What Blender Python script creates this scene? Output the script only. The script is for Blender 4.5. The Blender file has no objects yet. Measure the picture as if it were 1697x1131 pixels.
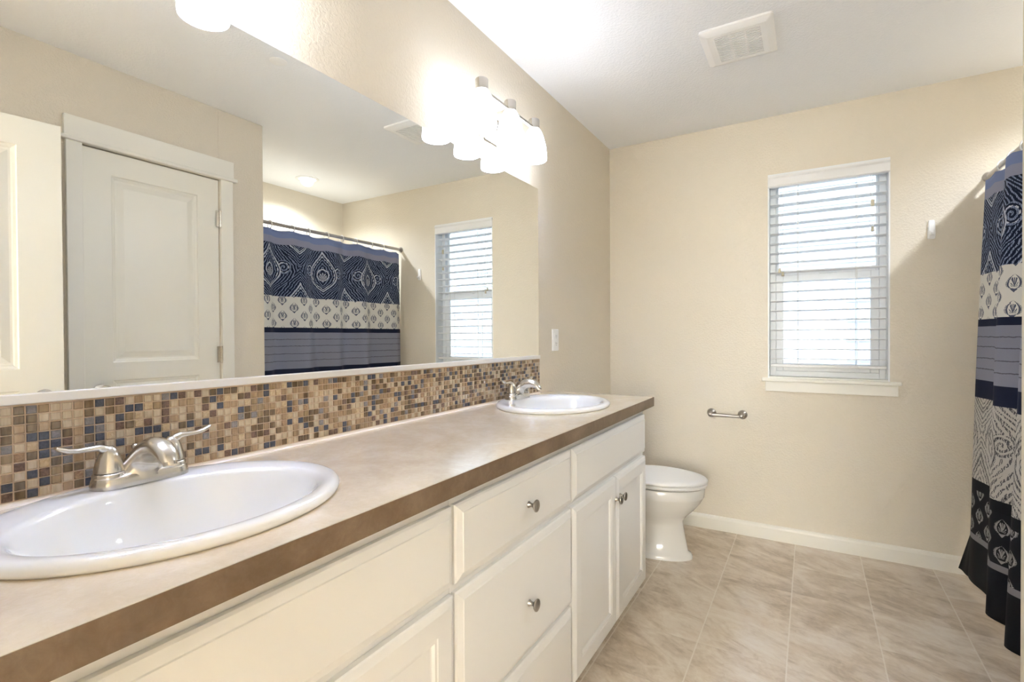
import bpy, bmesh, math, random
from mathutils import Vector, Matrix
random.seed(7)
S = bpy.context.scene
C = S.collection
PI = math.pi

# ---------------------------------------------------------------- camera, light, exposure
FPX = 830.3
yaw, pitch, roll = math.radians(30.735), math.radians(-0.53), math.radians(-0.30)
fw = Vector((-math.sin(yaw)*math.cos(pitch), math.cos(yaw)*math.cos(pitch), math.sin(pitch)))
rt = Vector((math.cos(yaw), math.sin(yaw), 0)); up = rt.cross(fw)
r2 = rt*math.cos(roll) + up*math.sin(roll); u2 = r2.cross(fw)
cd = bpy.data.cameras.new('camera'); cam = bpy.data.objects.new('camera', cd); C.objects.link(cam)
cd.sensor_width = 36; cd.lens = FPX*36/1697; cd.clip_start = .02
cam.matrix_world = Matrix(((r2.x, u2.x, -fw.x, 1.156), (r2.y, u2.y, -fw.y, 0.0), (r2.z, u2.z, -fw.z, 1.1846), (0, 0, 0, 1)))
S.camera = cam
S.view_settings.view_transform = 'Standard'; S.view_settings.look = 'None'
S.view_settings.gamma = 1; S.view_settings.use_curve_mapping = False
S.view_settings.exposure = 0.38
S.cycles.max_bounces = 12; S.cycles.diffuse_bounces = 8; S.cycles.glossy_bounces = 6
S.cycles.sample_clamp_indirect = 8; S.cycles.caustics_reflective = False; S.cycles.caustics_refractive = False
w = bpy.data.worlds.new('World'); S.world = w; w.use_nodes = True
w.node_tree.nodes['Background'].inputs[0].default_value = (.80, .90, 1, 1)
w.node_tree.nodes['Background'].inputs[1].default_value = 13
SHADE_E = 15.0      # glowing glass shades of the two vanity fixtures
CAN_W = 24        # recessed can over the bath
FILL_W = 610      # fill light added behind the camera, no such source seen

def lamp(name, kind, loc, power, col=(1, 1, 1), rot=(0, 0, 0), size=.1, spot=None, blend=.5):
    l = bpy.data.lights.new(name, kind); l.energy = power; l.color = col
    if kind == 'AREA': l.shape = 'DISK'; l.size = size
    else: l.shadow_soft_size = size
    if spot: l.spot_size = spot; l.spot_blend = blend
    o = bpy.data.objects.new(name, l); C.objects.link(o); o.location = loc; o.rotation_euler = rot
    return o
lamp('alcove_lamp', 'SPOT', (2.268, 2.596, 2.43), CAN_W*5, (.91, .97, 1.05), size=.05, spot=math.radians(150), blend=.9)
fill = lamp('rear_fill', 'AREA', (1.5, -4.88, 1.45), FILL_W, (.88, .96, 1.06), rot=(PI/2, 0, PI)); fill.data.shape = 'RECTANGLE'; fill.data.size = 2.4; fill.data.size_y = 1.5   # added unseen fill panel, brightens the bathroom through the doorway

# ---------------------------------------------------------------- dimensions
D, H, W, YE, XB = 3.251, 2.44, 1.632, 1.81, 2.625     # far wall, ceiling, closet wall, its end, alcove back
WL, YN = -.004, -.06
CT = .902                                             # worktop height

# ---------------------------------------------------------------- node expression helper
class X:
    nt = None
    def __init__(s, v): s.v = v
    @staticmethod
    def m(op, *a):
        n = X.nt.nodes.new('ShaderNodeMath'); n.operation = op
        for i, q in enumerate(a):
            q = q.v if isinstance(q, X) else q
            if isinstance(q, (int, float)): n.inputs[i].default_value = q
            else: X.nt.links.new(q, n.inputs[i])
        return X(n.outputs[0])
    def __add__(s, o): return X.m('ADD', s, o)
    __radd__ = __add__
    def __sub__(s, o): return X.m('SUBTRACT', s, o)
    def __rsub__(s, o): return X.m('SUBTRACT', o, s)
    def __mul__(s, o): return X.m('MULTIPLY', s, o)
    __rmul__ = __mul__
    def __truediv__(s, o): return X.m('DIVIDE', s, o)
    def __rtruediv__(s, o): return X.m('DIVIDE', o, s)
    def __gt__(s, o): return X.m('GREATER_THAN', s, o)
    def __lt__(s, o): return X.m('LESS_THAN', s, o)
def fn(op): return lambda *a: X.m(op, *a)
sin, cos, ab, fl, fr, mn, mx, at2, sq, pw = map(fn, ('SINE', 'COSINE', 'ABSOLUTE', 'FLOOR', 'FRACT', 'MINIMUM', 'MAXIMUM', 'ARCTAN2', 'SQRT', 'POWER'))
def between(x, a, b): return (x > a)*(x < b)
def sstep(x, a, b):
    n = X.nt.nodes.new('ShaderNodeMapRange'); n.interpolation_type = 'SMOOTHSTEP'
    X.nt.links.new(x.v, n.inputs[0])
    n.inputs[1].default_value = a; n.inputs[2].default_value = b
    return X(n.outputs[0])

class Mat:
    def __init__(s, name, col=(.8, .8, .8), rough=.5, metal=0, **kw):
        s.m = bpy.data.materials.new(name); s.m.use_nodes = True; s.nt = s.m.node_tree; X.nt = s.nt
        s.b = s.nt.nodes['Principled BSDF']
        s.set('Base Color', (*col, 1)); s.set('Roughness', rough); s.set('Metallic', metal)
        for k, v in kw.items(): s.set(k.replace('_', ' '), v)
    def set(s, k, v):
        if isinstance(v, X): v = v.v
        if isinstance(v, bpy.types.NodeSocket): s.nt.links.new(v, s.b.inputs[k])
        else: s.b.inputs[k].default_value = v
        return s
    def coord(s, which='Object'):
        n = s.nt.nodes.new('ShaderNodeTexCoord'); return n.outputs[which]
    def xyz(s, sock):
        n = s.nt.nodes.new('ShaderNodeSeparateXYZ'); s.nt.links.new(sock, n.inputs[0]); return [X(o) for o in n.outputs]
    def vec(s, *a):
        n = s.nt.nodes.new('ShaderNodeCombineXYZ')
        for i, q in enumerate(a):
            if isinstance(q, X): s.nt.links.new(q.v, n.inputs[i])
            else: n.inputs[i].default_value = q
        return n.outputs[0]
    def noise(s, vec, scale, detail=4, rough=.5, dist=0):
        n = s.nt.nodes.new('ShaderNodeTexNoise'); s.nt.links.new(vec, n.inputs['Vector'])
        n.inputs['Scale'].default_value = scale; n.inputs['Detail'].default_value = detail
        n.inputs['Roughness'].default_value = rough; n.inputs['Distortion'].default_value = dist
        return X(n.outputs[0])
    def white(s, vec):
        n = s.nt.nodes.new('ShaderNodeTexWhiteNoise'); n.noise_dimensions = '3D'; s.nt.links.new(vec, n.inputs[0]); return X(n.outputs[0])
    def ramp(s, x, *stops):
        n = s.nt.nodes.new('ShaderNodeValToRGB'); s.nt.links.new(x.v, n.inputs[0])
        e = n.color_ramp.elements
        while len(e) < len(stops): e.new(.5)
        for i, (p, c) in enumerate(stops): e[i].position = p; e[i].color = (*c, 1)
        return n.outputs[0]
    def mix(s, f, a, b):
        n = s.nt.nodes.new('ShaderNodeMix'); n.data_type = 'RGBA'
        for i, q in ((0, f), (6, a), (7, b)):
            if isinstance(q, X): q = q.v
            if isinstance(q, tuple): q = (*q, 1)
            if isinstance(q, bpy.types.NodeSocket): s.nt.links.new(q, n.inputs[i])
            else: n.inputs[i].default_value = q
        return n.outputs[2]
    def bump(s, x, strength=.2, dist=.002):
        n = s.nt.nodes.new('ShaderNodeBump'); n.inputs['Strength'].default_value = strength; n.inputs['Distance'].default_value = dist
        s.nt.links.new(x.v, n.inputs['Height']); s.nt.links.new(n.outputs[0], s.b.inputs['Normal']); return s

M = {}
def plaster(name, col, bump=.35):
    a = Mat(name, col, .75); c = a.coord()
    n = a.noise(c, 95, 3, .55); a.bump(sstep(n, .42, .62), bump, .0024)
    v = a.noise(c, 3, 2); a.set('Base Color', a.mix(v*.25, col, tuple(q*.93 for q in col)))
    return a.m
M['wall'] = plaster('beige orange peel paint', (.71, .65, .545))
M['ceiling'] = plaster('ceiling paint', (.885, .90, .925), .3)
M['trim'] = Mat('cream trim paint', (.82, .80, .73), .38).m
M['cabinet'] = Mat('cabinet paint', (.80, .795, .785), .36).m
M['dark_gap'] = Mat('toe kick', (.45, .42, .36), .6).m
M['white'] = Mat('white plastic', (.88, .88, .87), .35).m
M['vinyl'] = Mat('white vinyl', (.80, .82, .84), .35).m
M['slat'] = Mat('blind slat', (.80, .80, .80), .4).m
M['cord'] = Mat('blind cord', (.66, .65, .62), .7).m
M['tassel'] = Mat('tassel wood', (.52, .46, .33), .5).m
M['porcelain'] = Mat('white porcelain', (.86, .86, .85), .07, Coat_Weight=.5, Coat_Roughness=.04).m
M['nickel'] = Mat('brushed nickel', (.62, .585, .53), .24, 1).m
M['pewter'] = Mat('satin pewter', (.42, .39, .35), .3, 1).m
M['steel'] = Mat('rod steel', (.45, .43, .42), .28, 1).m
M['mirror'] = Mat('mirror silver', (.93, .94, .92), .0, 1).m
M['channel'] = Mat('mirror channel', (.84, .82, .79), .35, .25).m
M['caulk'] = Mat('caulk', (.78, .70, .60), .6).m
M['grout'] = Mat('tile grout', (.58, .44, .32), .85).m
M['dark'] = Mat('painted vent shade', (.03, .03, .03), .6).m  # shade of the vent gaps, put in as colour
M['grey_slot'] = Mat('grey slot', (.20, .20, .20), .6).m
M['liner'] = Mat('shower liner', (.80, .80, .77), .45).m
M['ring'] = Mat('white curtain ring', (.86, .85, .82), .3).m
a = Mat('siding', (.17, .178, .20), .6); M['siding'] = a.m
a = Mat('ground outside', (.62, .62, .60), .9); M['ground'] = a.m
def emit(name, col, strength):
    a = Mat(name, col, .4); a.set('Emission Color', (*col, 1)); a.set('Emission Strength', strength); return a.m
M['shade'] = emit('lit frosted glass', (.92, .975, 1.09), SHADE_E)
M['can'] = emit('lit can lens', (1, .96, .90), 9)
# thin window glass
a = Mat('window glass'); nt = a.nt
tr = nt.nodes.new('ShaderNodeBsdfTransparent'); gl = nt.nodes.new('ShaderNodeBsdfGlossy'); gl.inputs['Roughness'].default_value = .02
tr.inputs[0].default_value = (.93, .96, .97, 1)
fz = nt.nodes.new('ShaderNodeFresnel'); fz.inputs[0].default_value = 1.45; mxs = nt.nodes.new('ShaderNodeMixShader')
nt.links.new(fz.outputs[0], mxs.inputs[0]); nt.links.new(tr.outputs[0], mxs.inputs[1]); nt.links.new(gl.outputs[0], mxs.inputs[2])
nt.links.new(mxs.outputs[0], nt.nodes['Material Output'].inputs[0]); M['glass'] = a.m
# moulded wood-grain door skin
a = Mat('moulded door paint', (.82, .80, .72), .36); c = a.coord(); x, y, z = a.xyz(c)
n = a.noise(a.vec(x*60, y*60, z*4), 1, 4, .6, 1.5); a.bump(n, .10, .0012); M['door'] = a.m
# laminate worktop
def laminate(name, c0, c1, c2, rough):
    a = Mat(name, c1, rough); c = a.coord()
    n1 = a.noise(c, 6, 6, .65, .8); n2 = a.noise(c, 55, 6, .75, .6)
    n = n1*.65 + n2*.35
    a.set('Base Color', a.ramp(n, (.36, c0), (.5, c1), (.63, c2)))
    a.set('Roughness', rough + .06*n2)
    return a
a = laminate('stone laminate', (.62, .515, .385), (.69, .585, .45), (.75, .655, .525), .15); a.set('Specular IOR Level', .9); a.set('Coat Weight', .5); a.set('Coat IOR', 1.5); a.set('Coat Roughness', .13); M['laminate'] = a.m
M['edge'] = laminate('brown laminate edge', (.115, .072, .037), (.155, .103, .062), (.20, .142, .092), .42).m
# floor: rows of square vinyl stone tiles, pale long joints, faint cross joints
a = Mat('stone vinyl floor', rough=.42); x, y, z = a.xyz(a.coord())
cx = (x - .783)/.302; cy = (y - .185)/.3045
ix, iy = fl(cx), fl(cy)
r1 = a.white(a.vec(ix, iy, .3)); r3 = a.white(a.vec(ix, iy, 7.7))
px, py = x + r1*9, y + r3*9
n1 = a.noise(a.vec(px*4.2, py*8 + px*3, r1), 1, 7, .58, 1.3)
n2 = a.noise(a.vec(px*22, py*40 + px*14, r3), 1, 6, .68, 1.2)
n3 = a.noise(a.vec(x*3.4, y*3.4, r3*.6), 1, 4, .55, .6)
n = n1*.44 + n2*.25 + n3*.31 + (r1 - .5)*.05
col = a.ramp(n, (.33, (.34, .265, .19)), (.43, (.52, .43, .335)), (.50, (.65, .56, .46)), (.57, (.74, .665, .57)), (.68, (.82, .765, .69)))
rust = sstep(n3, .55, .75)*.5
col = a.mix(rust, col, (.56, .41, .28))
gx = ab(fr(cx + .5) - .5)*.302; gy = ab(fr(cy + .5) - .5)*.3045
col = a.mix((gy < .0016)*.30, col, (.50, .43, .35))
col = a.mix((gx < .0024)*.65, col, (.82, .77, .69))
a.set('Base Color', col); a.set('Roughness', .30 + .2*n2)
a.bump(n2*.4 - (gx < .003)*.5, .12, .002); M['floor'] = a.m
# mosaic tiles
def tile(name, c0, c1, rough, stone=False):
    a = Mat(name, c0, rough); c = a.coord(); x, y, z = a.xyz(c)
    n = a.noise(c, 130, 5, .7, 1.2) if stone else a.noise(a.vec(x*40, y*150, z*25), 1, 3, .5)  # glass tiles: inner highlights painted in as vertical colour bands
    a.set('Base Color', a.ramp(n, (.36, c0), (.64, c1)))
    if stone: a.bump(n, .5, .002)
    else: a.set('Coat Weight', .6)
    return a.m
TILES = [(tile('pale glass tile', (.46, .37, .26), (.57, .48, .36), .12), 29), (tile('tan glass tile', (.29, .20, .12), (.40, .29, .185), .12), 24),
         (tile('brown glass tile', (.10, .065, .035), (.19, .135, .08), .1), 15), (tile('olive glass tile', (.24, .17, .095), (.34, .25, .15), .12), 6),
         (tile('blue black slate tile', (.030, .036, .055), (.075, .085, .12), .45, True), 12), (tile('dark brown slate tile', (.07, .038, .026), (.20, .12, .085), .5, True), 8),
         (tile('cream travertine tile', (.42, .30, .17), (.58, .46, .31), .55, True), 5), (tile('rust slate tile', (.17, .085, .04), (.45, .31, .18), .5, True), 3),
         (tile('grey slate tile', (.14, .13, .14), (.26, .24, .24), .5, True), 5)]

# printed shower curtain: u runs along the rod (metres), v is the height (metres)
def curtain_mat():
    a = Mat('printed curtain', rough=.75); a.set('Specular IOR Level', .15)
    n = a.nt.nodes.new('ShaderNodeUVMap'); u, v, _ = a.xyz(n.outputs[0])
    nz = a.noise(a.vec(u, v, 0.), 45, 3, .6); nz2 = a.noise(a.vec(u*60, v*420, 0.), 1, 2, .6)
    uu, vv = u + (nz - .5)*.010, v + (nz - .5)*.012
    # damask: pointed ogee medallions in two interlocking rows, scrolls between them
    def damask(tip, P, Q, L, WD, cut, per):
        def med(us, vt):
            q = ab(fr((uu - us)/P + .5) - .5)*P
            b = (fr((vt - vv)/Q + .25) - .25)*Q                    # distance below the tip
            t = mn(mx(b/L, 0.), 1.); over = mx(b - L, 0.) + mx(b*-1., 0.)
            wd = sin(pw(t, 1.30)*PI)*WD - over
            return q, b, q - wd
        qa, ba, sa = med(1.995, tip); qb, bb_, sb_ = med(1.995 + P/2, tip - Q/2)
        A = sa < sb_
        q = A*qa + (1 - A)*qb; b = A*ba + (1 - A)*bb_; s = A*sa + (1 - A)*sb_
        ins = s < 0
        wob = sin(b*150 + q*60)*.5
        ring = sin(s*(2*PI/per) + wob)
        # scrolls in the shoulders between the medallions
        dx_ = q - WD*1.22; dy_ = b - L*.50; d2 = sq(dx_*dx_*1.3 + dy_*dy_); an2 = at2(dy_, dx_ + .00013)
        spiral = sin(d2*(2*PI/.020) + an2)
        inS = (d2 < .050)*(1 - ins)
        # heart and palmette inside a medallion
        py_ = b - L*.62; rr_ = sq(q*q + py_*py_); an = at2(py_*-1 + .012, q + .0001)
        palm = (sin(an*13) > .0)*(rr_ < .026)
        heart = between(rr_ + py_*.25 + q*.12, .036, .043)
        strokes = sin(u*760 + nz*22) > cut
        line = (ring > .28)*(1 - inS) + inS*(spiral > 0)
        hook = sin(b*210 + q*160) > -.25
        wl = mx(ab(s) < .0042, between(s, -.020, -.013)*hook)
        wl = mx(wl, mx(palm, heart)*(s < -.006))
        wl = mx(wl, inS*between(d2, .030, .037)*hook)
        return line*strokes*(1 - (rr_ < .034)*ins*.85), wl*(.55 + .45*strokes), s
    # little spade motifs
    def spades(v0, P, Q):
        def one(us, vs):
            q = ab(fr((uu - us)/P + .5) - .5)*P; b = (fr((vv - vs)/Q + .5) - .5)*Q
            bb = b + .004; up_ = bb > 0
            lo_ = sq(mx(1 - pw(mn(ab(bb)/.0245, 1.), 2.0), 0.)); hi_ = mx(1 - pw(mn(ab(bb)/.036, 1.), 1.55), 0.)
            Xs = .0235*(up_*hi_ + (1 - up_)*lo_)
            r = q/mx(Xs, .0010); live = (b < .032)*(b > -.0285)
            an = at2(b + .020, q + .0001)
            edge = between(r, .72, .98)*live
            frill = between(r, .98, 1.22)*(sin(b*1500) > -.1)*live
            veins = (r < .50)*(sin(an*15) > .15)*between(b, -.020, .017)
            foot = (b < -.0275)*(b > -.042)*(q < (b + .042)*.85)
            stem = mx((q < .0014)*(ab(b) < .018), frill)
            return mx(mx(edge, veins), mx(foot, stem))
        return mx(one(0., v0), one(P/2, v0 + Q/2))
    t1, w1, r1_ = damask(1.802, .42, .49, .285, .092, -.75, .019)
    c1 = a.mix(t1, (.006, .010, .030), (.23, .28, .41)); c1 = a.mix(w1*.9, c1, (.66, .70, .78))
    s1 = spades(1.285, .135, .105); c2 = a.mix(s1, (.70, .69, .65), (.085, .10, .15))
    t2, w2, r2_ = damask(.90, .42, .52, .33, .10, -.35, .024)
    c5 = a.mix(t2, (.48, .465, .44), (.10, .10, .11)); c5 = a.mix(w2*.8, c5, (.03, .03, .04))
    s2 = spades(.31, .135, .105); c6 = a.mix(s2*.8, (.010, .011, .015), (.36, .36, .36))
    navy = (.012, .016, .040); black = (.008, .009, .012); grey = (.225, .235, .305)
    fine = a.noise(a.vec(u*500, v*500, 0.), 1, 1)
    g = a.mix(fine*.5, grey, (.28, .29, .36))
    tuck = 1.
    for zt in (1.172, 1.127, 1.075, 1.026):
        d = v - zt + (nz - .5)*.01
        tk = between(d, -.0022, .0022); g = a.mix(tk*.8, g, (.06, .06, .08))
    col = (.19, .24, .43)
    col = a.mix(v < 1.858, col, (.28, .295, .40))
    for top, cc in ((1.812, c1), (1.461, c2), (1.252, navy), (1.219, g), (.974, navy), (.892, c5), (.515, black), (.468, c6), (.262, (.21, .205, .22)), (.236, black)):
        col = a.mix(v < top, col, cc)
    a.set('Base Color', col); a.bump(nz2*.5 + fine*.3, .12, .001)
    return a.m
M['curtain'] = curtain_mat()

# ---------------------------------------------------------------- mesh helpers
class MB:
    def __init__(s): s.bm = bmesh.new()
    def face(s, vs, mi=0):
        try: f = s.bm.faces.new(vs); f.material_index = mi; return f
        except ValueError: return None
    def v(s, p): return s.bm.verts.new(p)
    def box(s, a, b, bev=0, mi=0, seg=2):
        lo = [min(p, q) for p, q in zip(a, b)]; hi = [max(p, q) for p, q in zip(a, b)]
        vs = [s.v((x, y, z)) for x in (lo[0], hi[0]) for y in (lo[1], hi[1]) for z in (lo[2], hi[2])]
        fs = [s.face([vs[i] for i in q], mi) for q in ((0, 1, 3, 2), (4, 6, 7, 5), (0, 4, 5, 1), (2, 3, 7, 6), (0, 2, 6, 4), (1, 5, 7, 3))]
        if bev:
            es = set(e for f in fs for e in f.edges)
            r = bmesh.ops.bevel(s.bm, geom=list(es), offset=bev, segments=seg, affect='EDGES', profile=.5)
            for f in r['faces']: f.material_index = mi
        return s
    def loft(s, rings, cap0=True, cap1=True, closed=True, mi=0):
        R = [[s.v(p) for p in r] for r in rings]; n = len(R[0])
        for A, B in zip(R, R[1:]):
            for i in range(n if closed else n - 1):
                j = (i + 1) % n; s.face((A[i], A[j], B[j], B[i]), mi)
        if cap0: s.face(list(reversed(R[0])), mi)
        if cap1: s.face(R[-1], mi)
        return s
    def lathe(s, prof, c=(0, 0, 0), ax='z', n=24, cap0=True, cap1=True, mi=0):
        rings = []
        for r, h in prof:
            ring = []
            for k in range(n):
                t = 2*PI*k/n; a, b = r*math.cos(t), r*math.sin(t)
                p = {'z': (a, b, h), 'x': (h, a, b), 'y': (b, h, a)}[ax]
                ring.append((c[0]+p[0], c[1]+p[1], c[2]+p[2]))
            rings.append(ring)
        return s.loft(rings, cap0, cap1, mi=mi)
    def tube(s, pts, rad, n=12, mi=0, side=(0, 1, 0), cap=True):
        """sweep; rad = number or list of numbers or (r_side, r_other)"""
        pts = [Vector(p) for p in pts]; rings = []; side = Vector(side)
        for i, p in enumerate(pts):
            t = (pts[min(i+1, len(pts)-1)] - pts[max(i-1, 0)]).normalized()
            a = (side - t*side.dot(t))
            if a.length < 1e-4: a = Vector((0, 0, 1)) - t*t.z
            if a.length < 1e-4: a = Vector((1, 0, 0)) - t*t.x
            a.normalize(); b = t.cross(a)
            r = rad[i] if isinstance(rad, list) else rad
            ra, rb = r if isinstance(r, tuple) else (r, r)
            rings.append([p + a*ra*math.cos(2*PI*k/n) + b*rb*math.sin(2*PI*k/n) for k in range(n)])
        return s.loft(rings, cap, cap, mi=mi)
    def frustum(s, mp, r0, w0, r1, w1, mi=0):
        """rect r=(u0,v0,u1,v1) at depth w0 sloping to r1 at w1; sloped sides and the r1 face"""
        def ring(r, w): return [mp(r[0], r[1], w), mp(r[2], r[1], w), mp(r[2], r[3], w), mp(r[0], r[3], w)]
        return s.loft([ring(r0, w0), ring(r1, w1)], False, True, mi=mi)
    def mbox(s, mp, u0, v0, w0, u1, v1, w1, bev=0, mi=0): return s.box(mp(u0, v0, w0), mp(u1, v1, w1), bev, mi)
    def build(s, name, mats, parent=None, smooth=None, sub=0, bev=0):
        bmesh.ops.recalc_face_normals(s.bm, faces=s.bm.faces)
        me = bpy.data.meshes.new(name); 
        if smooth is not None:
            for f in s.bm.faces: f.smooth = True
        s.bm.to_mesh(me); s.bm.free()
        for m in (mats if isinstance(mats, list) else [mats]): me.materials.append(m)
        o = bpy.data.objects.new(name, me); C.objects.link(o)
        if smooth is not None and not sub:
            try: me.set_sharp_from_angle(angle=math.radians(smooth))
            except Exception: pass
        if parent:
            o.parent = parent; bpy.context.view_layer.update(); o.matrix_parent_inverse = parent.matrix_world.inverted()
        if bev:
            m = o.modifiers.new('bevel', 'BEVEL'); m.width = bev; m.segments = 2; m.limit_method = 'ANGLE'
        if sub:
            m = o.modifiers.new('subd', 'SUBSURF'); m.levels = sub; m.render_levels = sub
        return o
def tag(o, label=None, cat=None, group=None, kind=None):
    if label: o['label'] = label
    if cat: o['category'] = cat
    if group: o['group'] = group
    if kind: o['kind'] = kind
    return o
def thing(name, loc, label, cat, group=None):
    o = bpy.data.objects.new(name, None); o.empty_display_size = .05; C.objects.link(o); o.location = loc
    bpy.context.view_layer.update()
    return tag(o, label, cat, group)
def struct(o, label, cat): return tag(o, label, cat, kind='structure')
def ring_rr(cx, cy, hx, hy, r, z, n=6, plane='xy'):
    """rounded rectangle ring"""
    out = []
    for qx, qy, a0 in ((1, 1, 0), (-1, 1, 90), (-1, -1, 180), (1, -1, 270)):
        for k in range(n + 1):
            t = math.radians(a0 + 90*k/n)
            p = (cx + qx*(hx - r) + r*math.cos(t), cy + qy*(hy - r) + r*math.sin(t))
            out.append((p[0], p[1], z) if plane == 'xy' else (z, p[0], p[1]) if plane == 'yz' else (p[0], z, p[1]))
    return out

# ---------------------------------------------------------------- setting
T = .11
m = MB(); m.box((-1.2, -5, -.05), (4.2, D+.15, 0)); struct(m.build('floor', M['floor']), 'beige stone look tile floor of the bathroom', 'floor')
m = MB(); m.box((-1.2, -5, H), (4.2, D+.15, H+.08)); struct(m.build('ceiling', M['ceiling']), 'pale textured ceiling over the whole bathroom', 'ceiling')
m = MB(); m.box((WL-T, YN-T, 0), (WL, D, H)); struct(m.build('wall_left', M['wall']), 'beige wall behind the mirror and vanity', 'wall')
WX0, WX1, WZ0, WZ1 = .947, 1.515, .937, 2.107
m = MB()
m.box((WL-T, D, 0), (WX0, D+.15, H)); m.box((WX1, D, 0), (XB+T, D+.15, H)); m.box((WX0, D, 0), (WX1, D+.15, WZ0)); m.box((WX0, D, WZ1), (WX1, D+.15, H))
struct(m.build('wall_far', M['wall']), 'beige end wall with the window and paper holder', 'wall')
m = MB(); m.box((W, YN, 0), (W+.10, .946, H)); m.box((W, .946, 2.052), (W+.10, 1.549, H)); m.box((W, 1.549, 0), (W+.10, YE, H), .004); m.box((W+.06, .946, 0), (W+.10, 1.549, 2.052)); struct(m.build('wall_right', M['wall']), 'beige closet wall seen in the mirror with a white door', 'wall')
m = MB(); m.box((W+.10, YE-.10, 0), (XB+T, YE, H)); struct(m.build('wall_alcove_side', M['wall']), 'side wall of the bath alcove behind the curtain', 'wall')
m = MB(); m.box((XB, YE, 0), (XB+T, D, H)); struct(m.build('wall_alcove_back', M['wall']), 'cream back wall of the bath alcove above the curtain rod', 'wall')
m = MB(); m.box((WL-T, YN-T, 0), (.74, YN, H)); m.box((1.60, YN-T, 0), (W+.1, YN, H)); m.box((.74, YN-T, 2.06), (1.60, YN, H))
struct(m.build('wall_near', M['wall']), 'wall with the entry doorway behind the camera', 'wall')
m = MB(); m.box((-1.2, -5, 0), (-1.1, YN-T, H)); m.box((4.1, -5, 0), (4.2, YN-T, H)); m.box((-1.2, -5.1, 0), (4.2, -5, H)); m.box((W+.1, YN-T, 0), (4.15, YN-T+.06, H)); m.box((-1.15, YN-T, 0), (WL-T, YN-T+.06, H))
struct(m.build('wall_bedroom', M['wall']), 'walls of the room behind the entry doorway', 'wall')
def baseboard(name, a, b, axis, out, lab):
    m = MB(); prof = [(0, 0), (.014, 0), (.014, .066), (.011, .076), (.005, .083), (0, .085)]
    f = (lambda t, p: (t, D - p[0], p[1])) if axis == 'x' else (lambda t, p: (out*p[0] + (WL if out > 0 else W), t, p[1]))
    m.loft([[f(a, p) for p in prof], [f(b, p) for p in prof]])
    struct(m.build(name, M['trim']), lab, 'baseboard')
baseboard('baseboard_far', WL, 1.90, 'x', 0, 'cream baseboard along the end wall under the window')
baseboard('baseboard_left', 2.29, D-.014, 'y', 1, 'cream baseboard behind the toilet')
baseboard('baseboard_right', 1.63, YE, 'y', -1, 'cream baseboard at the end of the closet wall')
# door casing on the closet wall + moulded doors
def panel_slab(m, mp, w, h, t, panels):
    """slab 0..w, 0..h, thickness t (depth -t..0 at the front face w=0) with raised panels sunk in the front"""
    us = sorted({0, w} | {p[0] for p in panels} | {p[2] for p in panels}); vs = sorted({0, h} | {p[1] for p in panels} | {p[3] for p in panels})
    def q(u0, v0, u1, v1, d): m.face([m.v(mp(u0, v0, d)), m.v(mp(u1, v0, d)), m.v(mp(u1, v1, d)), m.v(mp(u0, v1, d))])
    for i in range(len(us)-1):
        for j in range(len(vs)-1):
            r = (us[i], vs[j], us[i+1], vs[j+1])
            if not any(r[0] >= p[0]-1e-6 and r[2] <= p[2]+1e-6 and r[1] >= p[1]-1e-6 and r[3] <= p[3]+1e-6 for p in panels): q(*r, 0)
    ins = lambda r, d: (r[0]+d, r[1]+d, r[2]-d, r[3]-d)
    for p in panels:
        rr = lambda r, d: [mp(r[0], r[1], d), mp(r[2], r[1], d), mp(r[2], r[3], d), mp(r[0], r[3], d)]
        m.loft([rr(p, 0), rr(ins(p, .004), -.005), rr(ins(p, .012), -.0075), rr(ins(p, .017), -.0105), rr(ins(p, .024), -.0105), rr(ins(p, .050), -.003)], False, True)
    rr = lambda d: [mp(0, 0, d), mp(w, 0, d), mp(w, h, d), mp(0, h, d)]
    m.loft([rr(0), rr(-t)], False, True)
def door_knob(parent, base, d, name='knob'):
    m = MB(); prof = [(.031, 0), (.031, .004), (.024, .009), (.012, .014), (.011, .032), (.019, .038), (.026, .046), (.027, .055), (.022, .063), (.010, .067)]
    n = 24; d = Vector(d).normalized(); a = d.orthogonal().normalized(); b = d.cross(a)
    m.loft([[Vector(base) + d*h + (a*math.cos(2*PI*k/n) + b*math.sin(2*PI*k/n))*r for k in range(n)] for r, h in prof])
    return m.build(name, M['nickel'], parent, 40)
dr = thing('door_1', (W, 1.247, 0), 'closed white two panel door in the closet wall, seen in the mirror', 'door'); dr['kind'] = 'structure'
mp = lambda u, v, w: (W + .001 - w, .948 + u, .004 + v)
m = MB(); panel_slab(m, mp, .598, 2.043, .035, [(.108, .105, .490, .985), (.108, 1.068, .490, 1.938)]); m.build('door_panel', M['door'], dr)
m = MB()
m.box((W-.018, .886, 0), (W, .944, 2.055), .002); m.box((W-.018, 1.552, 0), (W, 1.618, 2.055), .002)
m.box((W-.020, .880, 2.070), (W, 1.624, 2.163), .002); m.build('casing', M['trim'], dr)
m = MB(); m.box((W-.032, .866, 2.052), (W, 1.640, 2.071), .005); m.build('bead', M['trim'], dr)
for z in (1.836, 1.095, .30):
    m = MB(); m.tube([(W-.012, 1.551, z-.045), (W-.012, 1.551, z+.045)], .0065, 10); m.box((W-.0075, 1.530, z-.044), (W-.003, 1.551, z+.044)); m.build('hinge', M['nickel'], dr)
door_knob(dr, (W-.004, 1.005, .945), (-1, 0, 0))
d2 = thing('door_2', (1.575, .005, 0), 'open white entry door leaf at the left edge of the mirror', 'door'); d2['kind'] = 'structure'
ang = math.atan2(1.461-1.575, .822-.005); cs, sn = math.cos(ang), math.sin(ang)
mp2 = lambda u, v, w: (1.575 + sn*u - cs*w, .005 + cs*u + sn*w, .012 + v)
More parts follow.
